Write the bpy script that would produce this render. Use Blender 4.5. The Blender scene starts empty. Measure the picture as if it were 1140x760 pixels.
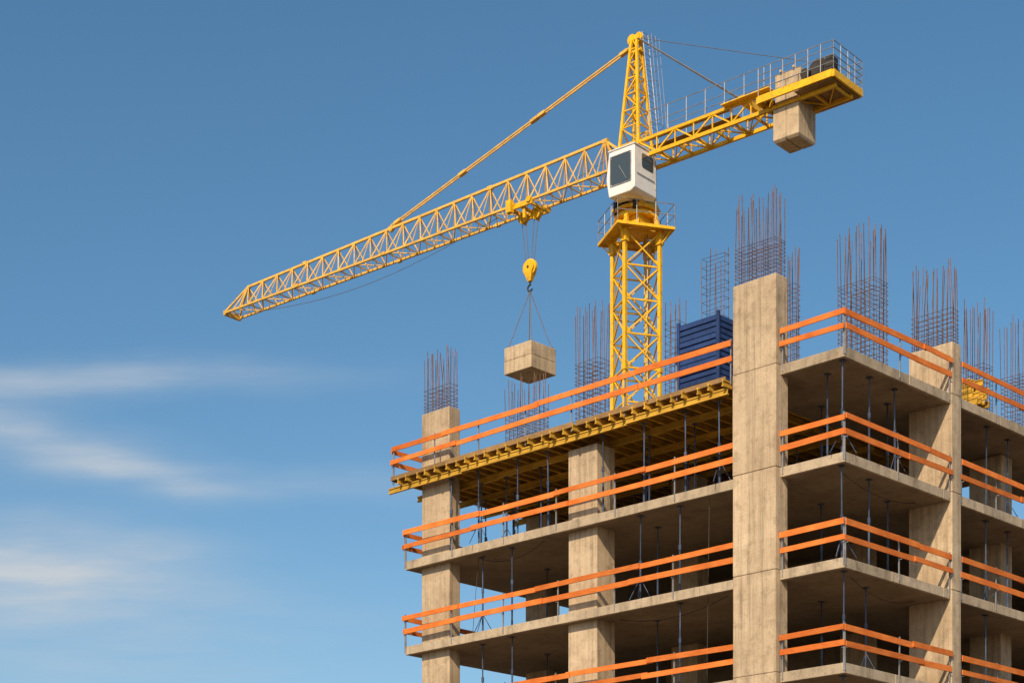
import bpy, bmesh, math, random
from mathutils import Vector, Matrix
random.seed(7)
scene = bpy.context.scene
scene.view_settings.view_transform = 'Standard'
scene.view_settings.look = 'None'
scene.view_settings.exposure = 0
EYE = 1.95

# ------------------------------------------------------------------ helpers
class MB:
    def __init__(s):
        s.v = []; s.f = []
    def box(s, x0, x1, y0, y1, z0, z1):
        n = len(s.v)
        s.v += [(x0,y0,z0),(x1,y0,z0),(x1,y1,z0),(x0,y1,z0),(x0,y0,z1),(x1,y0,z1),(x1,y1,z1),(x0,y1,z1)]
        s.f += [(n,n+3,n+2,n+1),(n+4,n+5,n+6,n+7),(n,n+1,n+5,n+4),(n+1,n+2,n+6,n+5),(n+2,n+3,n+7,n+6),(n+3,n,n+4,n+7)]
    def frustum(s, c0, hx0, hy0, c1, hx1, hy1):
        n = len(s.v)
        for c,hx,hy in ((c0,hx0,hy0),(c1,hx1,hy1)):
            s.v += [(c[0]-hx,c[1]-hy,c[2]),(c[0]+hx,c[1]-hy,c[2]),(c[0]+hx,c[1]+hy,c[2]),(c[0]-hx,c[1]+hy,c[2])]
        s.f += [(n,n+3,n+2,n+1),(n+4,n+5,n+6,n+7),(n,n+1,n+5,n+4),(n+1,n+2,n+6,n+5),(n+2,n+3,n+7,n+6),(n+3,n,n+4,n+7)]
    def beam(s, p, q, w, h=None):
        h = h or w
        p = Vector(p); q = Vector(q); d = (q-p)
        if d.length < 1e-6: return
        d.normalize()
        up = Vector((0,0,1)) if abs(d.z) < .95 else Vector((1,0,0))
        sx = d.cross(up).normalized()*(w/2); sy = sx.cross(d).normalized()*(h/2)
        n = len(s.v)
        for c in (p,q):
            s.v += [tuple(c-sx-sy),tuple(c+sx-sy),tuple(c+sx+sy),tuple(c-sx+sy)]
        s.f += [(n,n+3,n+2,n+1),(n+4,n+5,n+6,n+7),(n,n+1,n+5,n+4),(n+1,n+2,n+6,n+5),(n+2,n+3,n+7,n+6),(n+3,n,n+4,n+7)]
    def cyl(s, p, q, r, k=6, r2=None):
        r2 = r if r2 is None else r2
        p = Vector(p); q = Vector(q); d = q-p
        if d.length < 1e-6: return
        d.normalize()
        up = Vector((0,0,1)) if abs(d.z) < .95 else Vector((1,0,0))
        a = d.cross(up).normalized(); b = a.cross(d).normalized()
        n = len(s.v)
        for c,rr in ((p,r),(q,r2)):
            for i in range(k):
                t = 2*math.pi*i/k
                s.v.append(tuple(c+a*math.cos(t)*rr+b*math.sin(t)*rr))
        for i in range(k):
            j = (i+1)%k
            s.f.append((n+i,n+j,n+k+j,n+k+i))
        s.f.append(tuple(n+i for i in range(k))[::-1]); s.f.append(tuple(n+k+i for i in range(k)))
    def path(s, pts, r, k=5):
        for a,b in zip(pts[:-1],pts[1:]): s.cyl(a,b,r,k)
    def rpanel(s, c, u, v, w, h, rad, th, seg=4):
        c=Vector(c);u=Vector(u).normalized();v=Vector(v).normalized();nn=u.cross(v).normalized()
        pts=[]
        for (sx,sy,a0) in ((1,1,0),(-1,1,90),(-1,-1,180),(1,-1,270)):
            for i in range(seg+1):
                a=math.radians(a0+90*i/seg)
                pts.append(c+u*(sx*(w/2-rad)+math.cos(a)*rad)+v*(sy*(h/2-rad)+math.sin(a)*rad))
        n=len(s.v);k=len(pts)
        s.v+=[tuple(p) for p in pts]+[tuple(p+nn*th) for p in pts]
        s.f.append(tuple(range(n,n+k))[::-1]); s.f.append(tuple(range(n+k,n+2*k)))
        for i in range(k):
            j=(i+1)%k; s.f.append((n+i,n+j,n+k+j,n+k+i))
    def obj(s, name, mat, parent=None, bevel=0, smooth=False):
        me = bpy.data.meshes.new(name); me.from_pydata(s.v,[],s.f); me.update()
        bm = bmesh.new(); bm.from_mesh(me); bmesh.ops.recalc_face_normals(bm, faces=bm.faces); bm.to_mesh(me); bm.free()
        o = bpy.data.objects.new(name, me); scene.collection.objects.link(o)
        me.materials.append(mat)
        if parent: o.parent = parent
        if bevel:
            m = o.modifiers.new('bevel','BEVEL'); m.width = bevel; m.segments = 2; m.limit_method='ANGLE'
        return o

def empty(name, loc=(0,0,0), rz=0):
    e = bpy.data.objects.new(name, None); e.location = loc; e.rotation_euler = (0,0,rz)
    scene.collection.objects.link(e); return e

# ------------------------------------------------------------------ materials
def newmat(name):
    m = bpy.data.materials.new(name); m.use_nodes = True
    nt = m.node_tree; b = nt.nodes['Principled BSDF']
    return m, nt, b
def noise(nt, vec, scale, detail=5, rough=.6, mapping=None):
    if mapping:
        mp = nt.nodes.new('ShaderNodeMapping'); mp.inputs['Scale'].default_value = mapping
        nt.links.new(vec, mp.inputs['Vector']); vec = mp.outputs['Vector']
    n = nt.nodes.new('ShaderNodeTexNoise'); n.inputs['Scale'].default_value = scale
    n.inputs['Detail'].default_value = detail; n.inputs['Roughness'].default_value = rough
    nt.links.new(vec, n.inputs['Vector']); return n.outputs['Fac']
def ramp(nt, fac, stops):
    r = nt.nodes.new('ShaderNodeValToRGB')
    while len(r.color_ramp.elements) < len(stops): r.color_ramp.elements.new(.5)
    for e,(p,c) in zip(r.color_ramp.elements, stops):
        e.position = p; e.color = (c[0],c[1],c[2],1) if hasattr(c,'__len__') else (c,c,c,1)
    nt.links.new(fac, r.inputs['Fac']); return r.outputs['Color']
def mul(nt, a, b, fac=1.0, mode='MULTIPLY'):
    m = nt.nodes.new('ShaderNodeMix'); m.data_type='RGBA'; m.blend_type = mode
    m.inputs[0].default_value = fac
    nt.links.new(a, m.inputs[6]); nt.links.new(b, m.inputs[7])
    return m.outputs[2]
def island(nt, base, lo, hi):
    g = nt.nodes.new('ShaderNodeNewGeometry')
    return mul(nt, base, ramp(nt, g.outputs['Random Per Island'], [(0,lo),(1,hi)]))
def bump(nt, b, h, strength=.3, dist=.02):
    bp = nt.nodes.new('ShaderNodeBump'); bp.inputs['Strength'].default_value=strength; bp.inputs['Distance'].default_value=dist
    nt.links.new(h, bp.inputs['Height']); nt.links.new(bp.outputs['Normal'], b.inputs['Normal'])

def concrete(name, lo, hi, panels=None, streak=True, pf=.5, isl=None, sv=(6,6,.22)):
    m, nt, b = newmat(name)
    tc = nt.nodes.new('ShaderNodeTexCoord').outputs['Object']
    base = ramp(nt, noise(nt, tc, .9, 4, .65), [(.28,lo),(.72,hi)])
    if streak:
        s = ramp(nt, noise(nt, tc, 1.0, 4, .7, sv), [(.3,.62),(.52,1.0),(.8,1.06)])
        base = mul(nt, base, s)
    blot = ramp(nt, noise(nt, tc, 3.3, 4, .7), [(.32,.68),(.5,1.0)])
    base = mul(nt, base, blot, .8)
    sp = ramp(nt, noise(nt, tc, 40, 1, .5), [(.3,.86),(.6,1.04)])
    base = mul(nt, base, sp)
    if isl: base = island(nt, base, *isl)
    if panels:
        if panels[0]=='v':
            sx = nt.nodes.new('ShaderNodeSeparateXYZ'); nt.links.new(tc, sx.inputs[0])
            ad = nt.nodes.new('ShaderNodeMath'); ad.operation='ADD'; nt.links.new(sx.outputs[0],ad.inputs[0]); nt.links.new(sx.outputs[1],ad.inputs[1])
            cb = nt.nodes.new('ShaderNodeCombineXYZ'); nt.links.new(sx.outputs[2],cb.inputs[0]); nt.links.new(ad.outputs[0],cb.inputs[1])
            vec = cb.outputs[0]; bw, rh = 1.5, .31
        else: vec = tc; bw, rh = 2.4, 1.2
        br = nt.nodes.new('ShaderNodeTexBrick'); nt.links.new(vec, br.inputs['Vector'])
        br.inputs['Scale'].default_value=1; br.inputs['Brick Width'].default_value=bw; br.inputs['Row Height'].default_value=rh
        br.inputs['Mortar Size'].default_value=.008; br.inputs['Mortar Smooth'].default_value=.3
        br.inputs['Color1'].default_value=(1,1,1,1); br.inputs['Color2'].default_value=(.84,.84,.84,1); br.inputs['Mortar'].default_value=(.6,.6,.6,1)
        base = mul(nt, base, br.outputs['Color'], pf)
    nt.links.new(base, b.inputs['Base Color']); b.inputs['Roughness'].default_value=.9
    b.inputs['Specular IOR Level'].default_value=.2
    bump(nt, b, noise(nt, tc, 12, 3, .7), .4, .02)
    return m
def painted(name, col, dark=.6, rough=.5, metal=0, sc=2.5, rust=None, isl=None):
    m, nt, b = newmat(name)
    tc = nt.nodes.new('ShaderNodeTexCoord').outputs['Object']
    d = tuple(c*dark for c in col)
    base = ramp(nt, noise(nt, tc, sc, 4, .7), [(.3,d),(.6,col)])
    if rust:
        rr = nt.nodes.new('ShaderNodeMix'); rr.data_type='RGBA'
        f = ramp(nt, noise(nt, tc, 6, 4, .75), [(.56,0.0),(.7,1.0)])
        nt.links.new(f, rr.inputs[0]); nt.links.new(base, rr.inputs[6]); rr.inputs[7].default_value=(*rust,1)
        base = rr.outputs[2]
    if isl: base = island(nt, base, *isl)
    nt.links.new(base, b.inputs['Base Color']); b.inputs['Roughness'].default_value=rough; b.inputs['Metallic'].default_value=metal
    b.inputs['Specular IOR Level'].default_value=.3
    return m
def wood(name, c1, c2, isl=(.72,1.12)):
    m, nt, b = newmat(name)
    tc = nt.nodes.new('ShaderNodeTexCoord').outputs['Object']
    base = ramp(nt, noise(nt, tc, 1.3, 3, .6), [(.3,c1),(.7,c2)])
    g = ramp(nt, noise(nt, tc, 3, 4, .8, (1,1,14)), [(.3,.66),(.6,1.05)])
    base = mul(nt, base, g)
    base = island(nt, base, *isl)
    nt.links.new(base, b.inputs['Base Color']); b.inputs['Roughness'].default_value=.75
    b.inputs['Specular IOR Level'].default_value=.2
    return m

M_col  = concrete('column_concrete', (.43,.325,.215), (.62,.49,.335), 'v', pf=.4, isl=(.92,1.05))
M_slab_shade = concrete('shaded_slab_concrete', (.25,.19,.13), (.36,.285,.20), 'h', streak=False, pf=.8)  # slab concrete with interior shade put into its colour; edge strips stay lighter
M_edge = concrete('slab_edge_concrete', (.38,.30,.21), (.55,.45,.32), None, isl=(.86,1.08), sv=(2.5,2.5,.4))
M_blk  = concrete('precast_concrete', (.45,.345,.225), (.60,.475,.32))
M_orange = wood('orange_board', (.68,.16,.028), (.86,.26,.055), isl=(.74,1.1))
M_yel  = painted('crane_yellow', (.88,.50,.018), .74, .45, rust=(.38,.19,.04), isl=(.85,1.05))
M_jib  = painted('jib_yellow', (.80,.48,.09), .7, .5, rust=(.36,.21,.09), isl=(.8,1.05))
M_fyel = wood('formwork_yellow', (.50,.29,.04), (.74,.44,.06))
M_ply  = wood('plywood_brown', (.24,.145,.06), (.37,.225,.10))
M_grey = painted('galvanised', (.34,.34,.35), .6, .5, .4)
M_prop = painted('prop_steel', (.08,.12,.20), .5, .5, .2, rust=(.16,.08,.04), isl=(.5,1.2))
M_rebar= painted('rebar_rust', (.22,.12,.08), .55, .8, 0, 5, isl=(.6,1.1))
M_rope = painted('steel_rope', (.16,.15,.15), .7, .6)
M_white= painted('cab_white', (.80,.79,.76), .85, .4)
M_blue = painted('blue_panel', (.03,.065,.20), .6, .5, rust=(.02,.035,.10), isl=(.7,1.15))
M_dark = painted('dark_machine', (.05,.045,.04), .5, .6)
m, nt, b = newmat('cab_glass'); b.inputs['Base Color'].default_value=(.05,.07,.08,1); b.inputs['Roughness'].default_value=.06
b.inputs['Specular IOR Level'].default_value=.8
M_glass = m
m, nt, b = newmat('site_ground')
tc = nt.nodes.new('ShaderNodeTexCoord').outputs['Object']
nt.links.new(ramp(nt, noise(nt,tc,.15,5,.7), [(.3,(.09,.07,.045)),(.7,(.18,.14,.095))]), b.inputs['Base Color']); b.inputs['Roughness'].default_value=1
bump(nt,b,noise(nt,tc,2,4,.7),.5,.1); M_ground=m

# ------------------------------------------------------------------ ground
g = MB(); S=3000
g.v=[(-S,-S,0),(S,-S,0),(S,S,0),(-S,S,0)]; g.f=[(0,1,2,3)]
g.obj('ground', M_ground)

# ------------------------------------------------------------------ building
BR = math.atan2(-.698,.716); BL=(9.46,53,0)
bld = empty('unfinished_concrete_building', BL, BR)
ROOF = 21.0; TH=.28
LA, LB = 18.5, 24.0
def bx(mb,a0,a1,b0,b1,z0,z1): mb.box(-a1,-a0,b0,b1,z0,z1)
def P(a,b,z): return Vector((-a,b,z))

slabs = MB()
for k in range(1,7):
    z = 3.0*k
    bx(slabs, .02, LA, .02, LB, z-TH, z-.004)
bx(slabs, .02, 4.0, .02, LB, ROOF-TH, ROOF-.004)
slabs.obj('floor_slabs', M_slab_shade, bld)
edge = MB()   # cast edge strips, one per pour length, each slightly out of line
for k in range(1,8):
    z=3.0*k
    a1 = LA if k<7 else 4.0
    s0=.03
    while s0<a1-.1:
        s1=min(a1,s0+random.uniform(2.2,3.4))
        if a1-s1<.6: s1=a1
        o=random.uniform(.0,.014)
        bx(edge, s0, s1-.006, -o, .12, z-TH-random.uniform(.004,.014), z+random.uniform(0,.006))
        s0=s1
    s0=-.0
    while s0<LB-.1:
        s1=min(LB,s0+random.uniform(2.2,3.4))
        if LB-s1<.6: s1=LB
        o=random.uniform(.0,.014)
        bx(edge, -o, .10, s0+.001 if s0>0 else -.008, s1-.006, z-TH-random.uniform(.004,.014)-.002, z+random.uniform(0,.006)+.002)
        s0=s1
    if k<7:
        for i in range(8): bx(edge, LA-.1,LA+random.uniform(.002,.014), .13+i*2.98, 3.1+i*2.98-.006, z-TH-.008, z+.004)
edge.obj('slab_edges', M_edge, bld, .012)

cols = MB()
def column(a0,a1,b0,b1,ztop):
    z=0.0
    while z < ztop-.01:
        z1=min(ztop, z+3.0)
        o=random.uniform(-.008,.008)
        bx(cols,a0-o,a1+o,b0-o,b1+o,z+.004,z1-.006)
        if z1<ztop-.01: bx(cols,a0+.03,a1-.03,b0+.03,b1-.03,z1-.02,z1+.02)
        z=z1
column(2.22,3.80,-.24,.36, ROOF+2.65)
column(-.06,1.47,5.70,6.22, ROOF+1.6)
column(9.7,10.95,.32,1.2, ROOF-.6)
column(16.55,17.95,.30,.82, ROOF+2.15)
column(1.5,2.7,11.4,12.1, ROOF-.3)
column(1.5,2.7,17.4,18.1, ROOF-.3)
for a in (9.8,16.8):
    for bb in (5.6,11.3,17.4,22.7):
        column(a,a+1.15,bb,bb+.6, ROOF-.5)
column(4.6,5.6,8,8.7,ROOF-.5); column(4.6,5.6,15.5,16.2,ROOF-.5)
cols.obj('columns', M_col, bld, .02)

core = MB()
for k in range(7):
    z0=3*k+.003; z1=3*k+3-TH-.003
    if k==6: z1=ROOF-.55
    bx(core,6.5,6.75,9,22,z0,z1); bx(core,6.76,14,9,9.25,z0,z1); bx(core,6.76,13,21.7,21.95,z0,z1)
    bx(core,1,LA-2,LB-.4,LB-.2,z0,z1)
core.obj('core_walls', M_slab_shade, bld)

FA=18.95
form = empty('formwork_deck', BL, BR)
ply=MB(); jo=MB(); pr=MB()
a=4.05
while a<FA-.2:
    a1=min(FA,a+2.48)
    b0=-.22
    while b0<14:
        bx(ply,a,a1,b0,b0+1.24,20.93+random.uniform(0,.006),20.96); b0+=1.25
    a=a1+.01
ply.obj('plywood_sheets',M_ply,form)
a=4.1
while a<FA:
    o=random.uniform(-.42,-.28)
    a_=a+random.uniform(-.04,.04)
    bx(jo,a_-.04,a_+.04,o,14,20.885,20.925)
    bx(jo,a_-.014,a_+.014,o,14,20.765,20.885)
    bx(jo,a_-.04,a_+.04,o,14,20.725,20.765)
    a+=.5
jo.obj('secondary_joists',M_fyel,form)
for bb in (-.1,1.3,2.9,4.5,6.1,7.7,9.3,11,12.7):
    for i in range(4):
        s0=4.25+i*3.68; s1=s0+3.8+random.uniform(0,.2)
        o=.05 if i%2 else -.05
        for (h0,h1,w) in ((20.68,20.72,.045),(20.56,20.68,.016),(20.52,20.56,.045)):
            bx(pr,s0-.2,s1,bb+o-w,bb+o+w,h0,h1)
pr.obj('primary_beams',M_fyel,form)
ed=MB()
for s0 in (4.05,7.1,10.2,13.2,16.2):
    bx(ed,s0,min(FA,s0+2.99),-.27,-.235,20.90,21.04+random.uniform(0,.03))
bx(ed,FA+.01,FA+.05,-.2,12,20.90,21.08)
ed.obj('edge_boards',M_ply,form)

prop = empty('shoring_props', BL, BR)
pm=MB()
def shore(a,b,z0,z1,tripod=False):
    t=random.uniform(-.03,.03)
    mid=z0+(z1-z0)*random.uniform(.45,.6)
    pm.cyl(P(a,b,z0),P(a+t/2,b,mid),.032,7)
    pm.cyl(P(a+t/2,b,mid),P(a+t,b,z1),.023,7)
    pm.cyl(P(a+t/2,b,mid-.12),P(a+t/2,b,mid+.04),.048,7)
    pm.box(-a-.08,-a+.08,b-.08,b+.08,z0,z0+.012); pm.box(-a-t-.08,-a-t+.08,b-.08,b+.08,z1-.015,z1)
    if tripod:
        for i in range(3):
            an=i*2.09+random.random()
            pm.cyl(P(a,b,z0+.75),P(a+.42*math.cos(an),b+.42*math.sin(an),z0),.013,5)
for bb in (.18,1.3,2.9,4.5,6.1,7.7):
    a=4.6+random.uniform(0,.4)
    while a<18.4:
        if not (9.5<a<11.1 and bb<1.4) and not(16.4<a<18 and bb<1): shore(a,bb,18.004,20.52,random.random()<.2)
        a+=random.uniform(1.1,1.9)
for (a,b,ks) in ((.25,.25,(6,5)),(1.2,.9,(6,)),(.5,2.0,(6,5)),(.5,3.4,(6,)),(1.4,4.4,(6,5)),(.4,8.5,(6,5,4)),(2,7.6,(6,)),(6.3,.35,(5,4)),(7.9,.35,(5,)),(8.4,1.8,(5,4)),(13.6,.4,(5,4,3)),(15.2,.6,(5,4)),(12.3,2.4,(5,4)),(14.8,3.4,(5,4,3)),(.3,.4,(4,3)),(1.0,2.6,(4,)),(.6,10.2,(6,5)),(3.0,3.2,(6,5,4)),(5.2,2.2,(4,5))):
    for k in ks:
        shore(a,b,3*k+.006,3*k+3-TH-.016,random.random()<.3)
pm.obj('prop_tubes',M_prop,prop)

gr = empty('wooden_guardrail', BL, BR)
bd=MB(); po=MB()
def guard(a0,b0,a1,b1,z,out,lo=.55,hi=.99,postgap=2.3):
    p=Vector((a0,b0)); q=Vector((a1,b1)); L=(q-p).length; d=(q-p)/L; o=Vector(out)
    for h in (lo,hi):
        s=0.0; flip=random.random()<.5
        while s<L-.05:
            e=min(L,s+random.uniform(3.2,4.6))
            if L-e<.8: e=L
            off=.05+(.045 if flip else 0)
            p0=p+d*max(0,s-.15)+o*off; p1=p+d*min(L,e+.05)+o*off
            z0=z+h+random.uniform(-.03,.03); z1=z+h+random.uniform(-.03,.03)
            bd.beam(P(p0.x,p0.y,z0),P(p1.x,p1.y,z1),.038,random.uniform(.15,.18))
            s=e; flip=not flip
    n=max(1,round(L/postgap))
    for i in range(n+1):
        s=min(L-.06,max(.06,L*i/n+random.uniform(-.08,.08)))
        c=p+d*s+o*.012; t=random.uniform(-.02,.02)
        po.beam(P(c.x,c.y,z-.22),P(c.x+t,c.y,z+1.14),.035,.035)
        c2=c+o*.1
        po.beam(P(c.x,c.y,z+lo-.13),P(c2.x,c2.y,z+lo-.13),.02,.02)
for k in range(1,7):
    z=3.0*k
    guard(3.82,0,LA,0,z,(0,-1))
    guard(2.2,0,-.05,0,z,(0,-1),postgap=3)
    guard(0,-.05,0,5.68,z,(-1,0),postgap=2.9)
    guard(0,6.24,0,LB,z,(-1,0))
    guard(LA,-.05,LA,LB,z,(1,0))
guard(3.85,-.17,FA,-.17,ROOF,(0,-1))
guard(2.2,0,-.05,0,ROOF,(0,-1),postgap=3)
guard(0,-.05,0,5.68,ROOF,(-1,0),postgap=2.9)
guard(0,6.24,0,LB,ROOF,(-1,0))
guard(FA,-.2,FA,12,ROOF,(1,0))
bd.obj('orange_boards',M_orange,gr)
po.obj('rail_posts',M_grey,gr)

# loose site cables hanging from the slabs
cab_e = empty('site_power_cable', BL, BR); cm=MB()
def sag(p,q,s,r=.012):
    cm.path([p+(q-p)*t-Vector((0,0,s*4*t*(1-t))) for t in [i/12 for i in range(13)]],r,4)
sag(P(12.2,.5,17.72),P(15.4,.6,17.72),.35); sag(P(15.4,.6,17.72),P(15.6,.5,15.05),-.05)
sag(P(4.6,.6,14.72),P(9.2,.9,14.72),.3); sag(P(.6,1.2,14.72),P(1.0,5.2,14.72),.3)
sag(P(.7,.9,17.72),P(.9,5.2,17.72),.25); sag(P(5.1,.3,17.7),P(5.2,.3,12.1),-.02)
cm.obj('cable_run',M_dark,cab_e)

def cage(a0,a1,b0,b1,z0,z1,na,nb,tiefrac=.5,tie=.15):
    c=empty('rebar_cage', BL, BR); mb=MB(); ins=.07
    a0+=ins;a1-=ins;b0+=ins;b1-=ins
    pts=[]
    for i in range(na):
        f=i/(na-1); pts+=[(a0+(a1-a0)*f,b0),(a0+(a1-a0)*f,b1)]
    for j in range(1,nb-1):
        f=j/(nb-1); pts+=[(a0,b0+(b1-b0)*f),(a1,b0+(b1-b0)*f)]
    for (a,b) in pts:
        a+=random.uniform(-.02,.02)
        h=z1+random.uniform(-.4,.12)
        da=random.uniform(-.07,.07); db=random.uniform(-.07,.07)
        zm=z0+(h-z0)*.5
        mb.cyl(P(a,b,z0-.1),P(a+da*.2,b+db*.2,zm),.0125,5)
        mb.cyl(P(a+da*.2,b+db*.2,zm),P(a+da,b+db,h),.0125,5)
    z=z0+.08
    while z<z0+(z1-z0)*tiefrac:
        t=[random.uniform(-.025,.025) for _ in range(4)]
        q=[P(a0-.02,b0-.02,z+t[0]),P(a1+.02,b0-.02,z+t[1]),P(a1+.02,b1+.02,z+t[2]),P(a0-.02,b1+.02,z+t[3])]
        for i in range(4): mb.cyl(q[i],q[(i+1)%4],.008,4)
        if na>4:
            am=a0+(a1-a0)*.35; am2=a0+(a1-a0)*.65
            mb.cyl(P(am,b0,z),P(am,b1,z),.008,4); mb.cyl(P(am2,b0,z),P(am2,b1,z),.008,4)
        z+=tie*random.uniform(.7,1.25)
    mb.obj('bars',M_rebar,c)
cage(2.22,3.80,-.24,.36,ROOF+2.65,ROOF+5.25,11,4,.42,.11)
cage(-.06,1.47,5.70,6.22,ROOF+1.6,ROOF+4.15,9,4,.45,.13)
cage(16.55,17.95,.30,.82,ROOF+2.15,ROOF+4.35,9,3,.38,.13)
cage(10.0,11.1,.7,1.4,ROOF,ROOF+4.3,6,4,.55)
cage(13.4,15.0,1.4,2.1,ROOF,ROOF+2.95,8,4,.6,.13)
cage(7.6,8.2,1.8,2.4,ROOF,ROOF+3.9,3,3,.85,.2)
cage(7.1,8.1,3.6,4.0,ROOF,ROOF+6.0,4,2,.97,.28)
cage(5.0,5.4,4.6,5.0,ROOF,ROOF+5.7,3,3,.8,.2)
cage(1.3,2.7,3.5,4.4,ROOF,ROOF+5.15,9,5,.66,.15)
cage(1.5,2.4,10.3,11,ROOF,ROOF+4.7,6,4,.55)
cage(1.5,2.6,13.2,13.9,ROOF,ROOF+4.9,6,4,.6)
cage(.9,2.4,6.6,7.3,ROOF,ROOF+1.0,3,3,.6)

bs = empty('blue_formwork_panel_stack', BL, BR)
mb=MB(); A0,A1,B0,B1=5.62,7.2,1.4,2.5; Z0,Z1=21.0,23.85
bx(mb,A0+.04,A1-.04,B0+.04,B1-.04,Z0+.02,Z1-.05)
n=15
for i in range(n):
    z=Z0+.05+i*(Z1-Z0-.1)/n
    j=random.uniform(-.02,.02); j2=random.uniform(-.02,.02)
    bx(mb,A0-j,A1+j2,B0-j2,B1+j,z,z+.13)
for (x,y) in ((A0,B0),(A1,B0),(A0,B1),(A1,B1)):
    bx(mb,x-.05,x+.05,y-.05,y+.05,Z0,Z1+.03)
mb.obj('panels',M_blue,bs,.01)

ys = empty('yellow_formwork_beam_stack', BL, BR); mb=MB()
for r in range(7):
    for c in range(5):
        o=random.uniform(-.18,.18)
        if r==6 and c>2: continue
        z0=ROOF+.1+r*.215; y0=9.0+c*.17+random.uniform(-.02,.02)
        for (h0,h1,wd) in ((0,.04,.08),(.04,.16,.03),(.16,.2,.08)):
            bx(mb,1.1+o,2.2+o,y0+.04-wd/2,y0+.04+wd/2,z0+h0,z0+h1)
for b0 in (1.3,1.9): bx(mb,b0,b0+.1,8.95,9.9,ROOF,ROOF+.1)
mb.obj('beams',M_fyel,ys)

# ------------------------------------------------------------------ tower crane
CRZ = math.atan2(.648,-.762); CL=(5.33,80,0)
cr = empty('tower_crane', CL, CRZ)
zj = 38.35
mast=MB(); s=.79
rot = Matrix.Rotation(math.radians(16)-CRZ,3,'Z')
def R(x,y,z): 
    v=rot@Vector((x,y,0)); return Vector((v.x,v.y,z))
corners=[(-s,-s),(s,-s),(s,s),(-s,s)]
zt=35.3
for (x,y) in corners: 
    mast.beam(R(x,y,.3),R(x,y,zt),.15,.15)
nP=24; ph=(zt-.3)/nP
for i in range(nP):
    z0=.3+i*ph; z1=z0+ph
    for j in range(4):
        p=corners[j]; q=corners[(j+1)%4]
        mast.beam(R(*p,z1),R(*q,z1),.065,.065)
        mast.beam(R(*p,z0),R(*q,z1),.06,.06)
        mast.beam(R(*q,z0),R(*p,z1),.055,.055)
    if i%4==0:
        for (x,y) in corners: mast.beam(R(x,y,z0-.12),R(x,y,z0+.12),.22,.22)
mast.obj('mast',M_yel,cr)
lad=MB()
for yy in (-.2,.2):
    lad.cyl(R(.45,yy,.5),R(.45,yy,zt+.4),.022,6)
z=.6
while z<zt+.3:
    lad.cyl(R(.45,-.2,z),R(.45,.2,z),.014,5); z+=.3
for k in range(2,35,6):
    v=[R(-.7,-.7,k),R(.2,-.7,k),R(.2,.7,k),R(-.7,.7,k)]
    for i in range(4): lad.beam(v[i],v[(i+1)%4],.05,.05)
lad.obj('mast_ladder',M_grey,cr)
pl=MB(); pl.box(-2.6,2.6,-2.6,2.6,-.2,.9); pl.obj('base_plinth',M_blk,cr,.05)

pf=MB(); hr=MB()
w=1.28
for sx in (-1,1):
    pf.beam(R(sx*(w-.25),-w,zt+.12),R(sx*(w-.25),w,zt+.12),.5,.05)
    pf.beam(R(-(w-.5),sx*(w-.25),zt+.12),R((w-.5),sx*(w-.25),zt+.12),.5,.05)
    pf.beam(R(-w,sx*w,zt+.08),R(w,sx*w,zt+.08),.06,.12); pf.beam(R(sx*w,-w,zt+.08),R(sx*w,w,zt+.08),.06,.12)
for (x,y) in corners:
    pf.beam(R(x,y,zt-.55),R(x*1.5,y*1.5,zt+.05),.06,.06)
for (x,y) in corners: pf.beam(R(x,y,zt-.5),R(x,y,zt+.3),.26,.26)
pf.obj('ring_platform',M_yel,cr)
def rails(pts,h,gap,r=.022,close=False,levels=(1,.5)):
    if close: pts=pts+[pts[0]]
    for a,b in zip(pts[:-1],pts[1:]):
        L=(b-a).length; n=max(1,round(L/gap))
        for i in range(n+1):
            c=a+(b-a)*i/n; hr.cyl(c,c+Vector((0,0,h)),r,5)
        for l in levels: hr.cyl(a+Vector((0,0,h*l)),b+Vector((0,0,h*l)),r,5)
rails([R(-w,-w,zt+.15),R(w,-w,zt+.15),R(w,w,zt+.15),R(-w,w,zt+.15)],.95,.85,.02,True)

sl=MB()
sl.frustum((0,0,zt+.15),.75,.75,(0,0,zt+.75),.62,.62)
for (x,y) in corners: sl.beam(R(x,y,zt),R(x*.78,y*.78,zt+.85),.17,.17)
sl.cyl((0,0,zt+.72),(0,0,zt+.86),.95,28); sl.cyl((0,0,zt+.86),(0,0,zt+1.0),.82,28); sl.cyl((0,0,zt+1.0),(0,0,zt+1.14),.98,28)
sl.frustum((0,0,zt+1.14),.82,.7,(0,0,zt+1.75),.6,.5)
sl.box(-.6,.6,-.5,.0,zt+1.75,zj+.1)
for sx in (-.56,.56):
    for sy in (-.56,.56):
        sl.beam((sx,sy,zt+1.4),(sx,sy,zj+.3),.14,.14)
sl.box(-.62,.62,-.62,.62,zj-.05,zj+.08)
sl.obj('slewing_unit',M_yel,cr,.015)
dk=MB()
dk.cyl((-.5,.75,zt+.95),(-.5,.75,zt+1.6),.12,10); dk.cyl((.55,.72,zt+.95),(.55,.72,zt+1.45),.11,10)
dk.box(-.2,.25,.7,.95,zt+1.2,zt+1.5)

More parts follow.
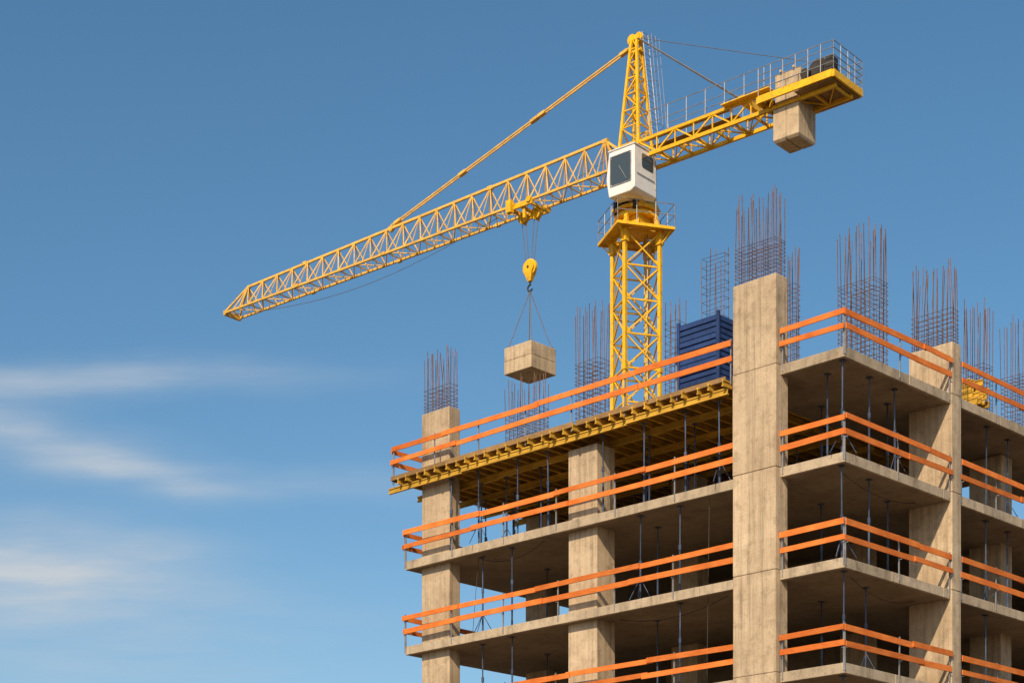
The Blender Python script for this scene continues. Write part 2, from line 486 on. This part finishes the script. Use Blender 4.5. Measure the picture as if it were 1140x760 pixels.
ch=MB(); h0=.56; h1=.13; zb=zj+.1; za=43.9; n=8
def hs(z): return h0+(h1-h0)*(z-zb)/(za-zb)
cc=[(-1,-1),(1,-1),(1,1),(-1,1)]
for (x,y) in cc: ch.beam((x*h0,y*h0,zb),(x*h1,y*h1,za),.11,.11)
zz=[zb+(za-zb)*(1-(1-i/n)**1.15) for i in range(n+1)]
for i in range(n):
    a_,b_=hs(zz[i]),hs(zz[i+1])
    for j in range(4):
        p=cc[j];q=cc[(j+1)%4]
        ch.beam((p[0]*b_,p[1]*b_,zz[i+1]),(q[0]*b_,q[1]*b_,zz[i+1]),.05,.05)
        if (i+j)%2: p,q=q,p
        ch.beam((p[0]*a_,p[1]*a_,zz[i]),(q[0]*b_,q[1]*b_,zz[i+1]),.05,.05)
ch.box(-.28,.28,-.17,.17,za-.12,za+.06)
ch.cyl((.18,-.1,za-.02),(.18,.1,za-.02),.22,16)
ch.cyl((-.18,-.1,za-.02),(-.18,.1,za-.02),.2,16)
ch.beam((-.3,0,43.3),(.3,0,43.3),.3,.08)
ch.obj('cathead',M_yel,cr)
for y in (-.28,.12):
    hr.cyl((-1.0,y,zj+.7),(-.42,y,za+.1),.018,5)
for i in range(22):
    f=i/21; hr.cyl((-1.0+.58*f,-.28,zj+.7+(za-zj-.6)*f),(-1.0+.58*f,.12,zj+.7+(za-zj-.6)*f),.012,4)
for i in range(7):
    f=.15+i*.13; c=Vector((-1.0+.58*f,-.08,zj+.7+(za-zj-.6)*f))
    pts=[c+Vector((-.45*math.sin(t),.32*math.cos(t),0)) for t in [math.pi*k/6 for k in range(7)]]
    hr.path(pts,.012,4)
for y in (-.35,-.08,.2):
    hr.cyl((-1.36,y,zj+1.4),(-.95,y,za-.2),.01,4)

jb=MB(); x0=.75; x1=26.1; wj=.55
def ht(x): return 1.66-(.5)*(x/26.7)
npan=22; dx=(x1-1.1-x0)/npan
for sy in (-1,1):
    jb.beam((.55,sy*wj,zj),(x1,sy*wj*.9,zj),.10,.10)
top=[Vector((x0+.9,0,zj+ht(0))),Vector((x1-1.2,0,zj+ht(26)))]
jb.beam(top[0],top[1],.11,.11)
jb.beam((.55,0,zj+.75),top[0],.1,.1); jb.beam((.55,-.5,zj+.75),(.55,.5,zj+.75),.1,.1)
for sy in (-1,1):
    jb.beam(top[0],(.6,sy*wj,zj),.08,.08)
    jb.beam(top[1],(x1,sy*wj*.9,zj+.05),.08,.08)
    jb.beam(top[1],(x1-1.2,sy*wj,zj),.06,.06)
jb.beam((x1,-.55,zj),(x1,.55,zj),.14,.24); jb.beam((x1-.1,-.3,zj+.1),(x1-.1,.3,zj+.4),.06,.06)
for i in range(npan):
    xa=x0+i*dx+.4; xb=xa+dx; xm=(xa+xb)/2
    for sy in (-1,1):
        tm=Vector((max(xm,x0+.9),0,zj+ht(xm)))
        jb.beam((xa,sy*wj,zj),tm,.05,.05)
        jb.beam(tm,(xb,sy*wj,zj),.05,.05)
        jb.beam((xm,sy*wj,zj),tm,.035,.035)
    jb.beam((xa,-wj,zj),(xa,wj,zj),.045,.045)
    jb.beam((xa,-wj if i%2 else wj,zj),(xb,wj if i%2 else -wj,zj),.04,.04)
for xx in (1.65,8.3,14.6,20.6):
    jb.beam((xx-.14,0,zj+ht(xx)),(xx+.14,0,zj+ht(xx)),.17,.17)
    for sy in (-1,1): jb.beam((xx-.12,sy*wj,zj),(xx+.12,sy*wj,zj),.15,.15)
jb.obj('jib',M_jib,cr)

ti=MB()
pT=Vector((.2,0,43.6)); pJ=Vector((14.6,0,zj+ht(14.6)+.1))
for sy in (-.07,.07):
    ti.beam(pT+Vector((0,sy,0)),pJ+Vector((0,sy,0)),.045,.065)
for f in (.03,.35,.38,.68,.97):
    c=pT+(pJ-pT)*f; d=(pJ-pT).normalized(); ti.beam(c-d*.2,c+d*.2,.2,.13)
ti.beam(pJ-Vector((0,0,.25)),pJ,.16,.16)
ti.obj('jib_tie_bar',M_jib,cr)
rp=MB()
for sy in (-1,1):
    rp.cyl((-.2,sy*.12,43.8),(-5.8,sy*.6,zj+.85),.03,5)
rp.cyl((-.2,0,43.85),(-8.4,-.2,40.2),.014,4)
rp.path([Vector((25.6-t*18,0.3,zj-.15-.9*math.sin(math.pi*t))) for t in [i/16 for i in range(17)]],.014,4)
rp.cyl((1,0,zj+.9),(5.9,.0,zj-.0),.012,4)

cj=MB()
for sy in (-1,1):
    y=sy*.6
    cj.beam((-.5,y,zj+.02),(-10.2,y,zj+.02),.12,.15)
    cj.beam((-.5,y,zj+.72),(-7.2,y,zj+.72),.1,.12)
    for i in range(7):
        xa=-.6-i*.94; xb=xa-.94
        cj.beam((xa,y,zj+.05),(xb,y,zj+.7),.06,.06) if i%2 else cj.beam((xa,y,zj+.7),(xb,y,zj+.05),.06,.06)
        cj.beam((xb,y,zj+.05),(xb,y,zj+.7),.05,.05)
    cj.beam((-7.2,y,zj+.72),(-7.2,y,zj),.12,.12)
for i in range(11):
    x=-.7-i*.94
    cj.beam((x,-.6,zj+.02),(x,.6,zj+.02),.07,.1)
    if i<10: cj.beam((x,-.6 if i%2 else .6,zj+.02),(x-.94,.6 if i%2 else -.6,zj+.02),.05,.05)
cj.box(-6.9,-6.8,-1.1,1.1,zj+.14,zj+.42); cj.box(-10.4,-10.3,-1.1,1.1,zj+.14,zj+.42)
for sy in (-1,1):
    cj.box(-10.3,-6.9,sy*1.1-.05,sy*1.1+.05,zj+.14,zj+.42)
    cj.box(-7.3,-5.0,sy*.78-.18,sy*.78+.18,zj+.74,zj+.78)
for x in (-9.8,-9.3,-8.8): cj.box(x-.04,x+.04,-1.04,1.04,zj+.14,zj+.36)
cj.box(-5.95,-5.7,-.72,.72,zj+.7,zj+.95)
cj.obj('counter_jib',M_yel,cr)
dkp=MB(); dkp.box(-10.28,-8.55,-1.04,1.04,zj+.1,zj+.13); dkp.box(-10.28,-8.55,-1.04,1.04,zj+.37,zj+.41); dkp.box(-7.25,-6.92,-1.04,1.04,zj+.37,zj+.41)
for sy in (-1,1):
    dkp.box(-5.0,-.7,sy*.42-.2,sy*.42+.2,zj+.79,zj+.81)
    dkp.box(-8.5,-7.3,sy*.86-.17,sy*.86+.17,zj+.37,zj+.41)
dkp.obj('deck_plates',M_ply,cr)
rails([Vector((-6.9,1.1,zj+.45)),Vector((-10.35,1.1,zj+.45)),Vector((-10.35,-1.1,zj+.45)),Vector((-6.9,-1.1,zj+.45))],1.1,.6,.018,levels=(1,.75,.5,.25))
for sy in (-1,1): rails([Vector((-1.2,sy*.68,zj+.8)),Vector((-6.9,sy*.68,zj+.8))],1.0,1.0,.018)
hr.obj('handrails_and_ladders',M_grey,cr)
cw=MB()
for i in range(2):
    xa=-8.50+i*.6
    cw.frustum((xa+.29,0,zj-1.42),.25,.55,(xa+.29,0,zj-1.32),.295,.65)
    cw.box(xa-.005,xa+.585,-.65,.65,zj-1.32,zj-.08)
    cw.box(xa-.005,xa+.585,-.5,.5,zj-.08,zj+1.35)
    cw.beam((xa+.28,-.6,zj+1.42),(xa+.28,.6,zj+1.42),.1,.1)
cw.obj('counterweight',M_blk,cr,.02)
dk.cyl((-9.3,-.45,zj+.95),(-9.3,.45,zj+.95),.34,18); dk.cyl((-9.3,-.5,zj+.95),(-9.3,-.44,zj+.95),.46,18); dk.cyl((-9.3,.44,zj+.95),(-9.3,.5,zj+.95),.46,18)
dk.box(-9.0,-8.6,-.6,.1,zj+.45,zj+1.3); dk.box(-9.9,-9.65,-.7,.7,zj+.42,zj+.75); dk.cyl((-8.8,.15,zj+.9),(-8.8,.7,zj+.9),.2,12)
dk.box(-10.1,-9.8,.3,.8,zj+.42,zj+1.2)
dk.obj('machinery',M_dark,cr,.01)

cab=MB(); cx0,cx1,cy0,cy1,cz0,cz1=-1.15,.2,.1,1.66,36.55,38.45
prof=[(cx0,cz0+.12),(cx0,cz1),(cx1,cz1),(cx1+.14,cz0+.75),(cx1,cz0),(cx0+.2,cz0)]
k=len(prof)
cab.v+=[(x,cy0,z) for x,z in prof]+[(x,cy1,z) for x,z in prof]
cab.f.append(tuple(range(0,k))); cab.f.append(tuple(range(k,2*k))[::-1])
for i in range(k):
    j=(i+1)%k; cab.f.append((i,j,k+j,k+i))
cab.box(cx0-.04,cx1+.04,cy0-.04,cy1+.04,cz1+.002,cz1+.07)
cab.obj('cab_body',M_white,cr,.05)
gl=MB()
gl.rpanel((-.43,cy1+.004,37.6),(-1,0,0),(0,0,1),1.04,1.2,.12,.012)
gl.rpanel((cx0-.004,.75,37.95),(0,-1,0),(0,0,1),.8,.6,.1,.012)
gl.obj('cab_windows',M_glass,cr)
fr=MB()
def frame(c,u,v,w,h,t):
    c=Vector(c);u=Vector(u);v=Vector(v)
    for sg in (-1,1):
        fr.beam(c+u*sg*w/2-v*h/2,c+u*sg*w/2+v*h/2,t,t); fr.beam(c+v*sg*h/2-u*(w/2-t/2-.002),c+v*sg*h/2+u*(w/2-t/2-.002),t,t)
frame((-.43,cy1+.012,37.6),Vector((1,0,0)),Vector((0,0,1)),1.08,1.24,.035)
fr.cyl((-.75,cy1+.04,37.1),(-.35,cy1+.04,37.75),.012,4)
fr.cyl((cx0-.03,.2,37.0),(cx0-.03,.2,38.2),.015,5); fr.cyl((cx0-.02,.25,37.3),(cx0-.02,1.5,37.3),.015,5)
fr.obj('cab_window_frames',M_grey,cr)

XT=5.93; tr=MB()
for sy in (-1,1):
    tr.beam((XT-.65,sy*.62,zj-.14),(XT+.65,sy*.62,zj-.14),.1,.18)
    for sx in (-.5,.5): tr.cyl((XT+sx,sy*.5,zj-.02),(XT+sx,sy*.74,zj-.02),.13,12)
for sx in (-.6,0,.6): tr.beam((XT+sx,-.62,zj-.2),(XT+sx,.62,zj-.2),.1,.12)
for sx in (-.38,.38):
    tr.cyl((XT+sx,-.1,zj-.42),(XT+sx,.1,zj-.42),.26,18)
    tr.beam((XT+sx,-.14,zj-.2),(XT+sx,-.14,zj-.72),.14,.03); tr.beam((XT+sx,.14,zj-.2),(XT+sx,.14,zj-.72),.14,.03)
tr.box(XT+.4,XT+.68,.66,.9,zj-.4,zj+.15)
tr.beam((XT-.1,.5,zj-.2),(XT-.1,.5,zj-.7),.12,.12)
tr.obj('trolley',M_yel,cr)
zh=35.6
for sx,s2 in ((-.5,-.3),(.5,.3),(-.26,-.1),(.26,.1)):
    rp.cyl((XT+sx,.0,zj-.42),(XT+s2*.75,0,zh+.2),.016,5)
rp.obj('ropes',M_rope,cr)
hb=MB()
hb.cyl((XT,-.07,zh),(XT,.07,zh),.38,24); hb.cyl((XT,-.16,zh),(XT,-.1,zh),.30,24); hb.cyl((XT,.1,zh),(XT,.16,zh),.30,24)
hb.frustum((XT,0,zh-.62),.09,.09,(XT,0,zh-.2),.24,.17)
hb.obj('hook_block',M_yel,cr,.01)
hk=MB()
hk.cyl((XT,0,zh-.6),(XT,0,zh-.78),.05,8)
hk.path([Vector((XT+.14*math.sin(t),0,zh-.92+.14*math.cos(t))) for t in [i*math.radians(250)/9 for i in range(10)]],.04,7)
hk.cyl((XT,-.18,zh),(XT,.18,zh),.06,10)
hk.obj('hook',M_dark,cr)

hookw = Matrix.Rotation(CRZ,3,'Z')@Vector((XT,0,zh-1.05))+Vector(CL)
ld = empty('suspended_concrete_block', (hookw.x,hookw.y,0), math.radians(47))
lm=MB(); T=EYE+30.0; hh=.83
lm.box(-hh,hh,-hh,hh,T-1.2,T-.62); lm.box(-hh+.006,hh-.006,-hh+.006,hh-.006,T-.616,T)
lm.obj('block_body',M_blk,ld,.03)
lr=MB()
for x in (-.7,.7):
    for y in (-.7,.7):
        lr.cyl((x,y,T-.02),(0.0,0,hookw.z),.02,5)
        lr.cyl((x-.06,y,T),(x+.06,y,T+.1),.03,6)
lr.obj('lifting_slings',M_rope,ld)

# ------------------------------------------------------------------ light and sky
az=(-.34,-.94); el=math.radians(37)
sd=Vector((az[0]*math.cos(el),az[1]*math.cos(el),math.sin(el))).normalized()
L=bpy.data.lights.new('sun','SUN'); L.energy=4.9; L.angle=math.radians(.5); L.color=(1,.80,.56)
lo=bpy.data.objects.new('sun',L); scene.collection.objects.link(lo); lo.location=(-40,-80,80)
lo.rotation_euler=(-sd).to_track_quat('-Z','Y').to_euler()

w=bpy.data.worlds.new('World'); scene.world=w; w.use_nodes=True; nt=w.node_tree
for n in list(nt.nodes): nt.nodes.remove(n)
out=nt.nodes.new('ShaderNodeOutputWorld'); bg=nt.nodes.new('ShaderNodeBackground'); bg.inputs['Strength'].default_value=.12
sky=nt.nodes.new('ShaderNodeTexSky'); sky.sky_type='NISHITA'; sky.sun_disc=False; sky.sun_elevation=el
sky.sun_rotation=math.atan2(az[0],az[1])%(2*math.pi); sky.air_density=1.0; sky.dust_density=1.3; sky.ozone_density=2.2
hsv=nt.nodes.new('ShaderNodeHueSaturation'); hsv.inputs['Saturation'].default_value=1.2; hsv.inputs['Hue'].default_value=.49
nt.links.new(sky.outputs[0],hsv.inputs['Color']); nt.links.new(hsv.outputs[0],bg.inputs['Color'])
def M(op,a,b=None,clamp=False):
    n=nt.nodes.new('ShaderNodeMath'); n.operation=op; n.use_clamp=clamp
    for i,v in enumerate((a,b)):
        if v is None: continue
        if isinstance(v,(int,float)): n.inputs[i].default_value=v
        else: nt.links.new(v,n.inputs[i])
    return n.outputs[0]
tcw=nt.nodes.new('ShaderNodeTexCoord'); sp=nt.nodes.new('ShaderNodeSeparateXYZ'); nt.links.new(tcw.outputs['Generated'],sp.inputs[0])
yy=M('MAXIMUM',sp.outputs[1],.08)
X=M('DIVIDE',sp.outputs[0],yy); Z=M('DIVIDE',sp.outputs[2],yy)
cv=nt.nodes.new('ShaderNodeCombineXYZ'); nt.links.new(X,cv.inputs[0]); nt.links.new(Z,cv.inputs[1])
def wn(scale,mx,mz,loc=0,detail=6,rough=.6):
    mp=nt.nodes.new('ShaderNodeMapping'); mp.inputs['Scale'].default_value=(mx,mz,1); mp.inputs['Location'].default_value=(loc,loc*.7,0)
    mp.inputs['Rotation'].default_value=(0,0,math.radians(2))
    nt.links.new(cv.outputs[0],mp.inputs['Vector'])
    t=nt.nodes.new('ShaderNodeTexNoise'); t.inputs['Scale'].default_value=scale; t.inputs['Detail'].default_value=detail; t.inputs['Roughness'].default_value=rough
    nt.links.new(mp.outputs[0],t.inputs['Vector']); return t.outputs['Fac']
warp=M('MULTIPLY',M('SUBTRACT',wn(1,7,16,3,3),.5),.03)
Zw=M('ADD',Z,warp)
tot=None
for (cx,cz,rx,rz,tilt,st) in ((-.23,.339,.11,.009,.02,.62),(-.25,.308,.07,.014,-.25,.72),(-.205,.290,.045,.008,-.12,.45),(-.26,.240,.085,.021,-.05,1.2),(-.12,.285,.12,.010,.0,.25),(-.25,.20,.16,.035,0,.4),(.32,.2,.2,.03,0,.5),(-.6,.3,.2,.03,0,.7)):
    dx_=M('DIVIDE',M('SUBTRACT',X,cx),rx)
    dz_=M('DIVIDE',M('SUBTRACT',M('SUBTRACT',Zw,cz),M('MULTIPLY',M('SUBTRACT',X,cx),tilt)),rz)
    d2=M('ADD',M('MULTIPLY',dx_,dx_),M('MULTIPLY',dz_,dz_))
    gss=M('MULTIPLY',M('POWER',2.718,M('MULTIPLY',d2,-1.0)),st)
    tot=gss if tot is None else M('ADD',tot,gss)
wis=M('ADD',M('MULTIPLY',wn(1,9,70,1,5,.6),1.5),-.1)
dens=M('MULTIPLY',M('MULTIPLY',tot,wis),.95,True)
bg2=nt.nodes.new('ShaderNodeBackground'); bg2.inputs['Color'].default_value=(.68,.74,.80,1); bg2.inputs['Strength'].default_value=.82
mx=nt.nodes.new('ShaderNodeMixShader'); nt.links.new(dens,mx.inputs[0]); nt.links.new(bg.outputs[0],mx.inputs[1]); nt.links.new(bg2.outputs[0],mx.inputs[2])
nt.links.new(mx.outputs[0],out.inputs['Surface'])

# ------------------------------------------------------------------ camera
cam=bpy.data.cameras.new('camera'); co=bpy.data.objects.new('camera',cam); scene.collection.objects.link(co)
co.location=(0,0,EYE); co.rotation_euler=(math.radians(90),0,0)
cam.sensor_width=36; cam.lens=36*2073/1140; cam.shift_y=750/1140; cam.clip_end=8000; cam.clip_start=.5
scene.camera=co
